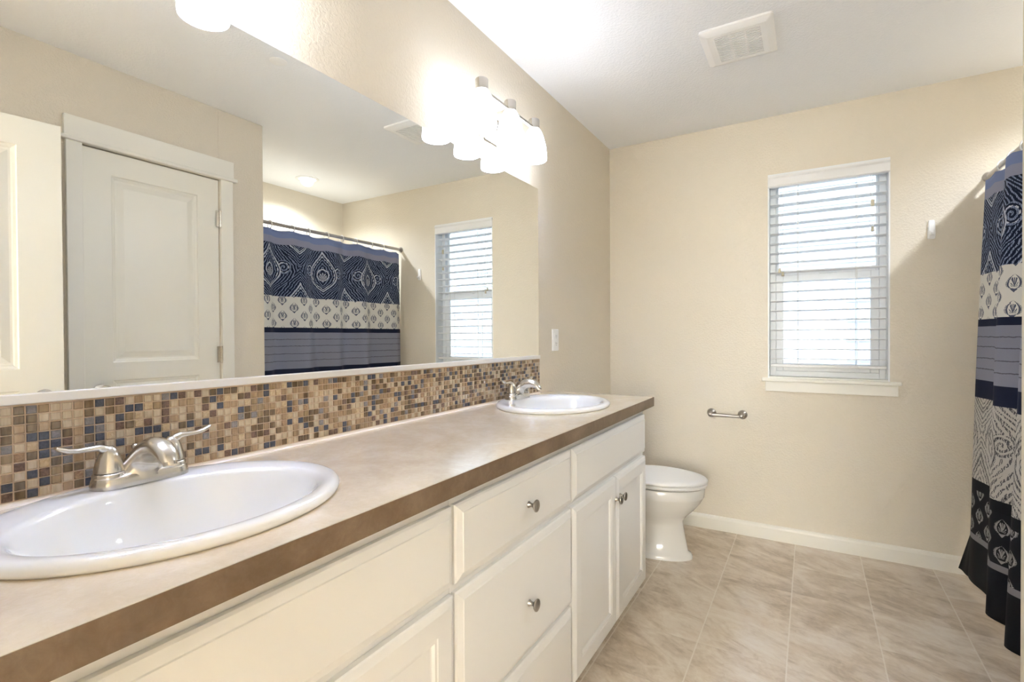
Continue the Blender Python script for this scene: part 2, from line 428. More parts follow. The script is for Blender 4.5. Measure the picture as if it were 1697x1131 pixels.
m = MB(); panel_slab(m, mp2, .825, 2.035, .035, [(.13, .10, .695, .97), (.13, 1.055, .695, 1.925)]); m.build('door_leaf', M['door'], d2)
kb = mp2(.765, .940, 0); door_knob(d2, kb, (-cs, sn, 0))
# ---------------------------------------------------------------- window and blind
wn = thing('window_1', (1.231, D, .937), 'single hung white vinyl window in the end wall', 'window'); wn['kind'] = 'structure'
m = MB(); t = .007; y1 = D+.15
m.box((WX0, D-.001, WZ0), (WX0+t, y1, WZ1)); m.box((WX1-t, D-.001, WZ0), (WX1, y1, WZ1)); m.box((WX0+t, D-.001, WZ1-t), (WX1-t, y1, WZ1)); m.build('jamb', M['vinyl'], wn)
m = MB(); m.box((.918, D-.030, .919), (1.562, D, .938), .003); m.box((WX0+t, D-.002, .930), (WX1-t, y1, .944)); m.build('window_sill', M['trim'], wn)
m = MB(); m.box((.934, D-.015, .862), (1.549, D, .919), .0015); m.build('apron', M['trim'], wn)
fx0, fx1, fz0, fz1 = WX0+t, WX1-t, .944, WZ1-t
def rect_frame(m, x0, z0, x1, z1, wl, wb, wr, wt, y0, y1):
    m.box((x0, y0, z0), (x0+wl, y1, z1)); m.box((x1-wr, y0, z0), (x1, y1, z1)); m.box((x0+wl, y0, z0), (x1-wr, y1, z0+wb)); m.box((x0+wl, y0, z1-wt), (x1-wr, y1, z1))
m = MB(); rect_frame(m, fx0, fz0, fx1, fz1, .030, .030, .030, .030, D+.088, D+.15); m.build('window_frame', M['vinyl'], wn, bev=.002)
m = MB(); rect_frame(m, fx0+.030, fz0+.030, fx1-.030, 1.535, .038, .045, .038, .040, D+.092, D+.118); m.build('lower_sash', M['vinyl'], wn, bev=.003)
m = MB(); rect_frame(m, fx0+.030, 1.525, fx1-.030, fz1-.030, .012, .040, .012, .014, D+.120, D+.146); m.build('upper_sash', M['vinyl'], wn, bev=.003)
m = MB(); m.box((fx0+.066, D+.103, fz0+.073), (fx1-.066, D+.107, 1.497)); m.build('lower_pane', M['glass'], wn)
m = MB(); m.box((fx0+.040, D+.131, 1.563), (fx1-.040, D+.135, fz1-.042)); m.build('upper_pane', M['glass'], wn)
m = MB(); m.box((1.20, D+.084, 1.535), (1.285, D+.118, 1.541), .002); m.tube([(1.205, D+.088, 1.541), (1.215, D+.086, 1.556), (1.27, D+.086, 1.556), (1.28, D+.088, 1.541)], .004, 8); m.build('sash_lock', M['vinyl'], wn)
bl = thing('window_blind', (1.231, D+.04, WZ0), 'white slatted blind hanging open in the window recess', 'blind')
bx0, bx1 = WX0+.011, WX1-.011; by = D+.045
m = MB(); m.loft([[(x, D+.002+p[0], 2.030+p[1]) for p in ((.004, 0), (.012, .002), (.014, .068), (-.010, .068), (-.010, .060), (-.004, .050), (-.004, .012), (-.008, .006), (-.002, 0))] for x in (WX0+.0005, WX1-.0005)]); m.build('valance', M['slat'], bl, bev=.001)
m = MB(); m.box((bx0, by-.026, 2.04), (bx1, by+.026, 2.085)); m.build('headrail', M['slat'], bl)
m = MB(); zs = []
z = 1.990
while z > 1.035:
    zs.append(z); tl = math.radians(-3.5)
    pr = []
    for k in range(7):
        uu = -1 + k/3; pr.append((uu*.028, .0022*(1-uu*uu)))
    top = [(a, b+.0014) for a, b in pr]; bot = [(a, b-.0014) for a, b in reversed(pr)]
    f = lambda p: (by + p[0]*math.cos(tl) - p[1]*math.sin(tl), z + p[0]*math.sin(tl) + p[1]*math.cos(tl))
    m.loft([[(x, *f(p)) for p in top + bot] for x in (bx0, bx1)])
    z -= .0555
m.build('slats', M['slat'], bl)
m = MB(); m.box((bx0, by-.026, 1.000), (bx1, by+.026, 1.016), .003); m.build('bottom_rail', M['slat'], bl)
for xx in (1.096, 1.371):
    m = MB()
    for yy in (by-.028, by+.028): m.tube([(xx, yy, 2.04), (xx, yy, 1.016)], .0011, 6)
    m.tube([(xx+.004, by-.029, 2.04), (xx+.004, by-.029, 1.04), (xx+.001, by-.031, 1.015), (xx+.015, by-.033, .998)], .0009, 6); m.build('ladder_cord', M['cord'], bl)
def tassel(m, x, y, z): m.lathe([(.003, .013), (.0055, .010), (.0075, -.008), (.008, -.012), (.005, -.014)], (x, y, z), n=12)
m = MB()
for xx in (1.006, 1.022): m.tube([(xx, by-.030, 2.035), (xx+.001, by-.031, 1.56)], .0010, 6)
cl = m.build('tilt_cord', M['cord'], bl)
for q in ((1.007, by-.031, 1.555), (1.023, by-.031, 1.535)): m = MB(); tassel(m, *q); m.build('cord_tassel', M['tassel'], cl, 60)
m = MB(); m.tube([(1.440, by-.032, 2.035), (1.441, by-.034, 1.88)], .0011, 6); m.tube([(1.436, by-.032, 2.035), (1.425, by-.033, 1.97), (1.438, by-.034, 1.90)], .0009, 6)
m.tube([(1.441, by-.034, 1.87), (1.441, by-.034, 1.84), (1.428, by-.034, 1.775), (1.440, by-.034, 1.755)], .0010, 6); m.tube([(1.441, by-.034, 1.84), (1.455, by-.034, 1.775), (1.442, by-.034, 1.755)], .0010, 6)
cl = m.build('lift_cord', M['cord'], bl)
m = MB(); m.box((1.433, by-.040, 1.865), (1.449, by-.028, 1.900), .003); m.build('cord_joiner', M['tassel'], cl)
m = MB(); tassel(m, 1.441, by-.034, 1.745); m.build('cord_tassel', M['tassel'], cl, 60)
# neighbour's lap siding outside
m = MB(); z = -.3
while z < 2.75:
    m.loft([[(x, D+2.2+p[0], z+p[1]) for p in ((0, 0), (-.016, 0), (-.004, .178), (0, .178))] for x in (-4, 5)]); z += .178
m.box((-4, D+2.2, -.3), (5, D+2.3, 2.80))
tag(m.build('house_siding', M['siding']), 'white lap siding of the house next door beyond the window', 'siding', kind='structure')
m = MB(); m.box((-4, D+.16, -.4), (5, D+2.2, -.3)); tag(m.build('ground_outside', M['ground']), 'ground strip between the houses outside the window', 'ground', kind='structure')
# ---------------------------------------------------------------- vanity: three cabinet units, worktop, splashback, mirror
XF = .500; VZ = .075
mpc = lambda u, v, w: (XF + w, u, v)
def slab_front(m, u0, v0, u1, v1):
    r = lambda d: (u0+d, v0+d, u1-d, v1-d)
    m.mbox(mpc, u0, v0, .001, u1, v1, .010)
    m.frustum(mpc, r(0), .010, r(.004), .0135); m.frustum(mpc, r(.004), .0135, r(.019), .0185); m.frustum(mpc, r(.019), .0185, r(.0205), .0205)
def shaker(m, u0, v0, u1, v1):
    r = lambda d: (u0+d, v0+d, u1-d, v1-d); R = lambda q, w: [mpc(q[0], q[1], w), mpc(q[2], q[1], w), mpc(q[2], q[3], w), mpc(q[0], q[3], w)]
    m.loft([R(r(0), .001), R(r(0), .012), R(r(.003), .0150), R(r(.014), .0195), R(r(.016), .0205), R(r(.058), .0205), R(r(.060), .0185), R(r(.066), .0180), R(r(.070), .0125), R(r(.073), .0115), R(r(.078), .0115)], True, True)
def knob(parent, y, z, w=.0205):
    m = MB(); n = 20; prof = [(.0085, 0), (.0085, .0015), (.0060, .005), (.0048, .011), (.0062, .015), (.0120, .0185), (.0155, .0225), (.0150, .0255), (.0095, .0285), (.003, .0295)]
    m.loft([[(XF + w + h, y + r*math.cos(2*PI*k/n), z + r*1.06*math.sin(2*PI*k/n)) for k in range(n)] for r, h in prof])
    return m.build('knob', M['pewter'], parent, 50)
def carcass(y0, y1, label, end=False):
    t = thing('vanity_cabinet', (.25, (y0+y1)/2, 0), label, 'cabinet', 'vanity cabinets under the worktop')
    m = MB(); g = .0006
    zt = CT-.0425
    m.box((.002, y0+g, VZ), (XF-.02, y0+g+.016, zt)); m.box((.002, y1-g-.016, VZ), (XF-.02, y1-g, zt)); m.box((.002, y0+g+.016, VZ), (XF-.02, y1-g-.016, VZ+.016)); m.box((.002, y0+g+.016, VZ+.016), (.008, y1-g-.016, zt))
    m.box((XF-.02, y0+g, VZ-.001), (XF, y1-g, zt), .001)
    m.build('body', M['cabinet'], t)
    m = MB(); m.box((.002, y0+g, 0), (XF-.075, y1-g, VZ)); m.build('toe_kick', M['cabinet'], t)
    return t
def front(parent, name, fn_, r, lab=None):
    m = MB(); fn_(m, *r); o = m.build(name, M['cabinet'], parent, None)
    return tag(o, lab)
A0, A1, B0, B1, C0, C1 = .005, .838, .838, 1.441, 1.441, 2.266
c = carcass(A0, A1, 'white sink base cabinet under the nearer basin, its door below one false front')
front(c, 'false_front', slab_front, (.020, .660, .834, .829))
d = front(c, 'door', shaker, (.020, .080, .4235, .642)); knob(d, .400, .563)
d = front(c, 'door', shaker, (.4285, .080, .834, .642)); knob(d, .452, .563)
c = carcass(B0, B1, 'white cabinet with a stack of three drawers between the two sink bases')
for r, kz in (((.843, .660, 1.438, .829), .742), ((.843, .346, 1.438, .642), .482), ((.843, .080, 1.438, .334), .21)):
    d = front(c, 'drawer', slab_front, r); knob(d, 1.150, kz)
c = carcass(C0, C1, 'white sink base cabinet with two doors under the farther basin beside the toilet')
front(c, 'false_front', slab_front, (1.446, .660, 2.252, .829))
d = front(c, 'door', shaker, (1.446, .080, 1.8520, .642)); knob(d, 1.834, .563)
d = front(c, 'door', shaker, (1.8565, .080, 2.252, .642)); knob(d, 1.884, .563)
# worktop with two oval cut-outs
SINKS = [(.255, .435), (.255, 1.845)]
Y0, Y1, XC = -.045, 2.318, .537
def worktop():
    m = MB(); n = 48; zt, zb = CT, CT-.020
    for z in (zt, zb):
        cuts = [Y0, SINKS[0][1]-.30, SINKS[0][1]+.30, SINKS[1][1]-.30, SINKS[1][1]+.30, Y1]
        for i in range(5):
            a, b = cuts[i], cuts[i+1]
            if i in (1, 3):
                sx, sy = SINKS[i//2]
                inner = [(sx+.195*math.cos(2*PI*k/n), sy+.245*math.sin(2*PI*k/n)) for k in range(n)]
                outer = []
                for k in range(n):
                    c_, s_ = math.cos(2*PI*k/n), math.sin(2*PI*k/n)
                    tx = ((XC-sx) if c_ > 0 else (sx-WL))/max(abs(c_), 1e-6); ty = .30/max(abs(s_), 1e-6); q = min(tx, ty)
                    outer.append((sx+c_*q, sy+s_*q))
                # snap the nearest ring points to the rectangle's corners
                for cxy in ((WL, a), (XC, a), (WL, b), (XC, b)):
                    k = min(range(n), key=lambda k: (outer[k][0]-cxy[0])**2 + (outer[k][1]-cxy[1])**2); outer[k] = cxy
                m.loft([[(p[0], p[1], z) for p in outer], [(p[0], p[1], z) for p in inner]], False, False)
            else:
                m.face([m.v((WL, a, z)), m.v((XC, a, z)), m.v((XC, b, z)), m.v((WL, b, z))])
    for sx, sy in SINKS:
        m.loft([[(sx+.195*math.cos(2*PI*k/n), sy+.245*math.sin(2*PI*k/n), z) for k in range(n)] for z in (zt, zb)], False, False)
    for p, q in (((WL, Y0), (XC, Y0)), ((XC, Y0), (XC, Y1)), ((XC, Y1), (WL, Y1)), ((WL, Y1), (WL, Y0))):
        m.face([m.v((*p, zb)), m.v((*q, zb)), m.v((*q, zt)), m.v((*p, zt))])
    bmesh.ops.remove_doubles(m.bm, verts=m.bm.verts, dist=1e-5)
    return m
wt = thing('worktop', (.26, 1.14, CT-.042), 'long beige stone look laminate worktop with brown front edge on the vanity', 'worktop')
worktop().build('worktop_slab', M['laminate'], wt)
m = MB(); m.box((XC, Y0, CT-.042), (XC+.0012, Y1+.0012, CT-.0004)); m.box((WL, Y1, CT-.042), (XC, Y1+.0012, CT-.0004)); m.box((XC-.02, Y0, CT-.042), (XC, Y1, CT-.0205)); tag(m.build('edge_band', M['edge'], wt), 'darker brown laminate edge strip')
# mosaic splashback
BY0, BY1, BZ0, BZ1 = YN, 2.204, CT+.0015, 1.073
sb = thing('splashback', (.002, 1.07, BZ0), 'mosaic splashback of small brown, beige and slate tiles along the worktop', 'splashback')
m = MB(); m.box((WL, BY0, BZ0), (.0032, BY1, BZ1)); m.build('grout_bed', M['grout'], sb)
m = MB(); tz0 = CT+.009; nrow = 10; pz = (BZ1-.002-tz0)/nrow; ncol = int((BY1-BY0)/pz); py = (BY1-BY0)/ncol
rnd = random.Random(11); tot = sum(t[1] for t in TILES)
for i in range(ncol):
    for j in range(nrow):
        q = rnd.random()*tot; k = 0
        while q > TILES[k][1]: q -= TILES[k][1]; k += 1
        y0 = BY0 + i*py + .0011; z0 = tz0 + j*pz + .0009; y1 = y0 + py - .0022; z1 = z0 + pz - .0020
        pr = .0048 + rnd.random()*.0006; b = .0012
        R = lambda x, d: [(x, y0+d, z0+d), (x, y1-d, z0+d), (x, y1-d, z1-d), (x, y0+d, z1-d)]
        m.loft([R(.0030, 0), R(pr-.0008, 0), R(pr, b)], False, True, mi=k)
m.build('mosaic_tiles', [t[0] for t in TILES], sb)
m = MB(); m.loft([[(WL, y, CT), (.010, y, CT), (.006, y, CT+.003), (.0035, y, CT+.008), (WL, y, CT+.008)] for y in (BY0, BY1)]); m.build('caulk_bead', M['caulk'], sb)
mr = thing('wall_mirror', (0, 1.07, 1.074), 'wide frameless wall mirror above the mosaic splashback with a pale bottom channel', 'mirror')
m = MB(); m.box((WL, BY0, 1.080), (0, 2.2035, 1.914)); m.build('mirror_glass', M['mirror'], mr)
m = MB(); m.box((WL, BY0, 1.0735), (.0095, 2.2045, 1.0905), .0015); m.build('bottom_channel', M['channel'], mr)

# ---------------------------------------------------------------- basins
def sink(x0, y0, label):
    t = thing('wash_basin', (x0, y0, CT), label, 'sink', 'drop in oval basins')
    n = 72; a, b = .222, .266
    prof = [(.985, 0, .0002), (.998, 0, .004), (1.0, 0, .008), (.994, 0, .0125), (.975, 0, .0165), (.945, 0, .0185), (.90, 0, .0180)]
    rings = []
    for s, o, z in prof:
        rings.append([(x0+a*s*math.cos(2*PI*k/n), y0+b*s*math.sin(2*PI*k/n), CT+z) for k in range(n)])
    bo = .022                                                      # the bowl sits forward, leaving a deck for the tap
    for ra, rb, z in ((.172, .226, .0165), (.166, .220, .0140), (.161, .214, .008), (.156, .207, -.006), (.148, .197, -.035), (.134, .180, -.070), (.112, .150, -.102), (.078, .105, -.124), (.040, .050, -.132), (.0225, .0225, -.1335)):
        rings.append([(x0+bo+ra*math.cos(2*PI*k/n), y0+rb*math.sin(2*PI*k/n), CT+z) for k in range(n)])
    m = MB(); m.loft(rings, False, False)
    # underside so that the bowl has a body below the worktop
    under = [rings[0]] + [[(x0+.185*math.cos(2*PI*k/n), y0+.236*math.sin(2*PI*k/n), CT-.0005) for k in range(n)]] + [[(x0+bo+ra*math.cos(2*PI*k/n)*1.0, y0+rb*math.sin(2*PI*k/n), CT+z) for k in range(n)] for ra, rb, z in ((.160, .215, -.035), (.145, .192, -.075), (.120, .160, -.112), (.08, .10, -.138), (.03, .03, -.144))]
    m.loft(under, False, True); bmesh.ops.remove_doubles(m.bm, verts=m.bm.verts, dist=1e-6)
    m.build('basin', M['porcelain'], t, 60)
    m = MB(); m.lathe([(.0215, CT-.1335), (.0215, CT-.131), (.017, CT-.1305), (.015, CT-.134), (.004, CT-.134)], (x0+bo, y0, 0), n=24, cap0=False); m.build('drain', M['nickel'], t, 40)
    return t
sink(*SINKS[0], 'large white oval drop in basin in the foreground of the worktop')
sink(*SINKS[1], 'white oval drop in basin at the far end of the worktop near the toilet')
def faucet(x0, y0, label):
    z0 = CT+.0172
    t = thing('basin_faucet', (x0, y0, z0), label, 'faucet', 'brushed nickel basin faucets')
    P = lambda x, y, z: (x0+x, y0+y, z0+z)
    # stadium base plate, higher and broader in the middle
    m = MB(); rr = lambda hy, hx, z: [P(p[0], p[1], p[2]) for p in ring_rr(0, 0, hx, hy, hx*.98, z, 8)]
    m.loft([rr(.0785, .0275, 0), rr(.0785, .0275, .006), rr(.0765, .0258, .016), rr(.0745, .0240, .0195), rr(.070, .0200, .0215)]); m.build('base_plate', M['nickel'], t, 50)
    # spout: wide triangular foot that sweeps up and over the bowl
    st_ = [((-.024, .014), (.028, .012), .050), ((-.022, .028), (.0265, .020), .041), ((-.017, .044), (.026, .027), .0325), ((-.006, .060), (.030, .035), .0260), ((.012, .075), (.040, .0425), .0225),
           ((.036, .0845), (.054, .0480), .0207), ((.060, .0868), (.070, .0500), .0200), ((.083, .0815), (.083, .0490), .0190), ((.100, .0705), (.0905, .0470), .0176), ((.1095, .0580), (.0925, .0450), .0165), ((.1125, .0500), (.0915, .0440), .0155)]
    m = MB(); rg = []
    for (tx, tz), (bx, bz), wd in st_:
        rg.append([P((tx+bx)/2 + (tx-bx)/2*math.cos(2*PI*k/24), wd*math.sin(2*PI*k/24), (tz+bz)/2 + (tz-bz)/2*math.cos(2*PI*k/24)) for k in range(24)])
    m.loft(rg); m.build('spout', M['nickel'], t, 60)
    m = MB(); m.tube([P(.1015, 0, .0480), P(.1030, 0, .0415)], [.0118, .0112], 18); m.build('aerator', M['nickel'], t, 50)
    for s in (-1, 1):
        m = MB(); c_ = P(0, s*.051, 0)
        m.lathe([(.0245, .0190), (.0245, .0245), (.0235, .026), (.0215, .0275)], c_, n=24); m.build('handle_collar', M['nickel'], t, 50)
        m = MB(); cone = [(.0220, .0285), (.0218, .034), (.0190, .047), (.0155, .059), (.0115, .068), (.0060, .0735)]
        m.lathe(cone, c_, n=24)
        lev = [(0, .000, .060), (0, .006, .0690), (0, .016, .0735), (0, .030, .0735), (0, .046, .0735), (0, .058, .0760), (0, .068, .0805), (0, .0735, .0840)]
        lr = [(.0100, .0090), (.0105, .0080), (.0095, .0062), (.0080, .0050), (.0075, .0045), (.0085, .0045), (.0090, .0042), (.0060, .0025)]
        m.tube([P(p[0], s*(.051+p[1]), p[2]) for p in lev], lr, 14, side=(1, 0, 0))
        m.build('lever_handle', M['nickel'], t, 60)
    m = MB(); m.tube([P(-.024, 0, .015), P(-.024, 0, .058)], .0028, 10); m.lathe([(.003, .056), (.0065, .058), (.0070, .063), (.004, .066)], P(-.024, 0, 0), n=14); m.build('drain_rod', M['nickel'], t, 50)
    return t
faucet(.082, .449, 'brushed nickel two lever faucet on the foreground basin')
faucet(.082, 1.853, 'brushed nickel two lever faucet on the far basin')

# ---------------------------------------------------------------- vanity light fixtures
def fixture(yc, label):
    t = thing('vanity_light', (0, yc, 2.03), label, 'wall light', 'three shade vanity lights above the mirror')
    xb, sp, zt = .108, .205, 2.108
    m = MB(); m.loft([ring_rr(yc, 2.045, h, k, r, x, 6, 'yz') for h, k, r, x in ((.060, .060, .012, WL), (.060, .060, .012, .016), (.055, .055, .010, .022))]); m.build('wall_plate', M['nickel'], t, 40)
    m = MB(); m.box((.02, yc-.008, zt-.014), (xb, yc+.008, zt+.001), .002); m.box((xb-.006, yc-sp, zt-.0095), (xb+.006, yc+sp, zt+.0025), .002); m.build('bar', M['nickel'], t)
    for k in (-1, 0, 1):
        y = yc + k*sp
        m = MB(); m.lathe([(.018, zt-.012), (.0245, zt-.008), (.0245, zt+.030), (.0225, zt+.033), (.018, zt+.0335)], (xb, y, 0), n=24); m.build('socket_cup', M['nickel'], t, 50)
        m = MB(); prof = [(.022, zt-.009), (.027, zt-.013), (.034, zt-.025), (.042, zt-.045), (.0485, zt-.070), (.0535, zt-.098), (.0560, zt-.124), (.0563, zt-.140), (.0550, zt-.146), (.0520, zt-.144), (.0525, zt-.124), (.049, zt-.097), (.042, zt-.062), (.030, zt-.029), (.012, zt-.018)]
        m.lathe(prof, (xb, y, 0), n=32, cap0=False, cap1=True); m.build('glass_shade', M['shade'], t, 60)
    return t
fixture(1.757, 'lit three shade nickel wall light above the mirror over the far basin')
fixture(.466, 'lit three shade nickel wall light above the foreground basin, mostly out of frame')

# ---------------------------------------------------------------- ceiling things
v = thing('ceiling_vent', (.895, 2.345, H), 'square white exhaust fan grille on the ceiling', 'vent')
x0, x1, y0, y1 = .757, 1.034, 2.190, 2.494
gx0, gx1, gy0, gy1 = .812, .985, 2.240, 2.452
m = MB(); z = H
rr = lambda hx, hy, r, zz: ring_rr((x0+x1)/2, (y0+y1)/2, hx, hy, r, zz)
hx, hy = (x1-x0)/2, (y1-y0)/2
m.loft([rr(hx, hy, .012, H), rr(hx, hy, .012, H-.008), rr(hx-.012, hy-.012, .008, H-.016), rr(hx-.030, hy-.030, .006, H-.020)], False, False)
for a_, b_ in (((x0+.028, y0+.028), (gx0, y1-.028)), ((gx1, y0+.028), (x1-.028, y1-.028)), ((gx0, y0+.028), (gx1, gy0)), ((gx0, gy1), (gx1, y1-.028))): m.box((*a_, H-.0200), (*b_, H-.012))
m.build('vent_cover', M['white'], v, 30)
m = MB(); m.box((gx0, gy0, H-.004), (gx1, gy1, H-.002)); m.build('vent_shade_sheet', M['dark'], v)  # near-black sheet paints the shade seen between the louvres
m = MB(); ns = 17; p = (gy1-gy0)/ns
for i in range(ns): m.box((gx0, gy0+i*p+p*.48, H-.0200), (gx1, gy0+(i+1)*p, H-.0170))
for xx in (gx0+(gx1-gx0)/3, gx0+(gx1-gx0)*2/3): m.box((xx-.002, gy0, H-.0190), (xx+.002, gy1, H-.014))
m.build('vent_louvres', M['white'], v)
sp = MB(); sp.lathe([(.024, H), (.024, H-.006), (.0365, H-.006), (.0365, H-.0085), (.033, H-.0105), (.001, H-.0115)], (.908, 1.419, 0), n=36)
tag(sp.build('sprinkler_cover', M['white'], None, 50), 'small round white cover plate on the ceiling, seen at the top of the mirror', 'cover plate')
cl = thing('recessed_light', (2.268, 2.596, H), 'lit round recessed ceiling light over the bath, seen in the mirror', 'ceiling light')
m = MB(); m.lathe([(.088, H), (.088, H-.004), (.080, H-.008), (.066, H-.006), (.062, H-.001)], (2.268, 2.596, 0), n=40, cap0=False, cap1=False); m.build('trim_ring', M['white'], cl, 40)
m = MB(); m.lathe([(.063, H-.0025), (.040, H-.0050), (.002, H-.0060)], (2.268, 2.596, 0), n=40); m.build('lens', M['can'], cl, 50)

# ---------------------------------------------------------------- small wall things
ou = thing('wall_outlet', (WL, 2.395, 1.164), 'white duplex outlet on the wall between mirror and corner', 'outlet')
m = MB(); m.loft([ring_rr(2.395, 1.164, h, k, .004, x, 4, 'yz') for h, k, x in ((.0365, .0575, WL), (.0365, .0575, WL+.003), (.0335, .0545, WL+.0062))]); m.build('outlet_plate', M['white'], ou)
for dz in (-.0195, .0195):
    m = MB(); m.loft([ring_rr(2.395, 1.164+dz, .0165, .0140, .008, x, 5, 'yz') for x in (WL+.006, WL+.0085)]); s_ = m.build('socket', M['white'], ou)
    m = MB()
    for dy in (-.006, .006): m.box((WL+.0083, 2.395+dy-.0012, 1.164+dz-.002), (WL+.0088, 2.395+dy+.0012, 1.164+dz+.006))
    m.lathe([(.0024, WL+.0083), (.0024, WL+.0088)], (0, 2.395, 1.164+dz-.0075), 'x', 10); m.build('socket_slot', M['grey_slot'], s_)
hk = thing('wall_hook', (1.681, D, 1.71), 'small white adhesive hook on the end wall by the curtain', 'hook')
m = MB()
rings = []
for z, h, y in ((1.664, .0125, .009), (1.668, .0150, .011), (1.690, .0158, .0115), (1.730, .0145, .010), (1.752, .0125, .0085), (1.758, .0105, .0065)):
    rings.append([(1.681+p[0], D-p[1], z) for p in ((-h, 0), (h, 0), (h, y*.6), (h*.7, y), (-h*.7, y), (-h, y*.6))])
m.loft(rings); m.build('hook_plate', M['white'], hk, 30)
m = MB(); m.tube([(1.681, D-.010, 1.703), (1.681, D-.016, 1.690), (1.681, D-.023, 1.682), (1.681, D-.028, 1.684), (1.681, D-.030, 1.694)], [(.009, .005), (.009, .005), (.009, .004), (.008, .004), (.006, .003)], 12, side=(1, 0, 0)); m.build('hook_arm', M['white'], hk, 50)
tp = thing('paper_holder', (.720, D, .712), 'empty brushed nickel toilet paper holder on the end wall below the window', 'toilet paper holder')
yb = D-.058; zb = .708
for xx in (.640, .813):
    m = MB(); m.lathe([(.0265, D), (.0265, D-.004), (.0235, D-.008), (.0185, D-.011), (.0125, D-.016), (.0105, D-.028), (.0110, D-.044)], (xx, 0, .712), 'y', 24)
    m.lathe([(.003, D-.072), (.009, D-.070), (.0125, D-.064), (.0135, D-.057), (.0125, D-.048), (.0105, D-.042)], (xx, 0, zb+.002), 'y', 20); m.build('post', M['pewter'], tp, 50)
m = MB(); m.lathe([(.0085, .650), (.0105, .652), (.0105, .732), (.0090, .733), (.0090, .802), (.0070, .804)], (0, yb, zb), 'x', 20); m.build('roller', M['pewter'], tp, 40)

# ---------------------------------------------------------------- toilet (faces +x, tank on the left wall)
TY = 2.760
to = thing('toilet', (.36, TY, 0), 'white toilet with closed lid between the vanity and the end wall', 'toilet')
def egg(xr, xf, hy, z, n=44, e=2.0, yo=0):
    """egg outline: back at xr, front at xf, half width hy"""
    xm = xr + (xf-xr)*.44; out = []
    for k in range(n):
        t = 2*PI*k/n; c_, s_ = math.cos(t), math.sin(t)
        ax = (xf-xm) if c_ > 0 else (xm-xr)
        q = (abs(c_)**e + abs(s_)**e)**(-1/e)
        out.append((xm + ax*c_*q, TY + hy*s_*q + yo, z))
    return out
m = MB(); m.loft([egg(.14, .622, .118, 0), egg(.14, .622, .118, .012), egg(.14, .615, .112, .024), egg(.15, .598, .102, .034), egg(.16, .586, .096, .10), egg(.17, .574, .091, .17), egg(.17, .574, .095, .195), egg(.17, .595, .118, .225), egg(.19, .632, .146, .262), egg(.20, .662, .166, .30), egg(.21, .677, .176, .330), egg(.21, .681, .179, .336), egg(.21, .684, .181, .378), egg(.215, .680, .177, .3835), egg(.24, .66, .155, .3845)], True, True); m.build('bowl', M['porcelain'], to, 50)
m = MB(); m.loft([egg(.225, .692, .183, .391), egg(.220, .696, .186, .396), egg(.220, .696, .186, .403), egg(.225, .691, .182, .408)]); st = m.build('seat', M['white'], to, 50)
for dx, dy in ((.60, .10), (.60, -.10), (.40, .14), (.40, -.14), (.676, 0)):
    m = MB(); m.box((dx-.012, TY+dy-.009, .382), (dx+.012, TY+dy+.009, .393), .002); m.build('bumper', M['white'], st)
m = MB(); m.loft([egg(.225, .694, .184, .4105), egg(.220, .698, .187, .414), egg(.220, .698, .187, .421), egg(.225, .692, .182, .427), egg(.26, .655, .150, .4315), egg(.36, .55, .07, .4330)]); m.build('lid', M['white'], to, 50)
for s in (-1, 1): m = MB(); m.tube([(.228, TY+s*.050, .400), (.228, TY+s*.090, .400)], .013, 12); m.box((.205, TY+s*.070-.018, .384), (.245, TY+s*.070+.018, .400), .003); m.build('hinge', M['white'], to, 40)
m = MB(); tr_ = lambda z, h, d0, d1: [(p[0], p[1], z) for p in ring_rr((d0+d1)/2, TY, (d1-d0)/2, h, .03, z)]
m.loft([tr_(.385, .185, .020, .190), tr_(.40, .195, .016, .200), tr_(.70, .210, .014, .208)]); m.build('tank', M['porcelain'], to, 50)
m = MB(); m.loft([tr_(.7005, .216, .010, .214), tr_(.715, .220, .008, .218), tr_(.735, .220, .008, .218), tr_(.743, .212, .014, .210)]); m.build('tank_lid', M['porcelain'], to, 50)
m = MB(); m.lathe([(.012, .2065), (.012, .214), (.008, .216)], (0, TY-.14, .645), 'x', 14); m.tube([(.218, TY-.14, .645), (.222, TY-.12, .643), (.222, TY-.07, .636)], [(.006, .006), (.007, .005), (.005, .004)], 10, side=(0, 0, 1)); m.build('flush_lever', M['nickel'], to, 50)
m = MB(); m.loft([[(x_, TY+y_, z_) for y_, z_ in ((-h, 0), (h, 0), (h, t_*.6), (h*.7, t_), (-h*.7, t_), (-h, t_*.6))] for x_, h, t_ in ((.05, .10, .384), (.13, .10, .384), (.20, .095, .384), (.24, .09, .33))]); m.build('trapway', M['porcelain'], to, 50)

# ---------------------------------------------------------------- shower rod, rings, curtain, liner
RX, RZ = 1.895, 1.940
rod = thing('shower_rod', (RX, (YE+D)/2, RZ), 'straight metal shower curtain rod across the bath alcove', 'curtain rod')
m = MB(); m.tube([(RX, YE+.002, RZ), (RX, D-.002, RZ)], .0125, 20, side=(1, 0, 0)); m.build('tube', M['steel'], rod, 40)
for yy, s in ((D, -1), (YE, 1)):
    m = MB(); m.lathe([(.024, yy), (.024, yy+s*.005), (.018, yy+s*.014), (.0145, yy+s*.022)], (RX, 0, RZ), 'y', 24); m.build('flange', M['steel'], rod, 40)
KEYS = [(1.80, -1), (1.95, -.9), (2.05, .9), (2.24, -1), (2.36, 1), (2.50, -1), (2.62, .9), (2.765, -1.1), (2.88, .5), (3.12, -.45), (3.215, .5)]
def fold(y):
    for (a, p), (b, q) in zip(KEYS, KEYS[1:]):
        if y <= b:
            t = max(0, min(1, (y-a)/(b-a))); t = .5-.5*math.cos(PI*t); return p + (q-p)*t
    return KEYS[-1][1]
CTOP, CBOT = 1.905, .035
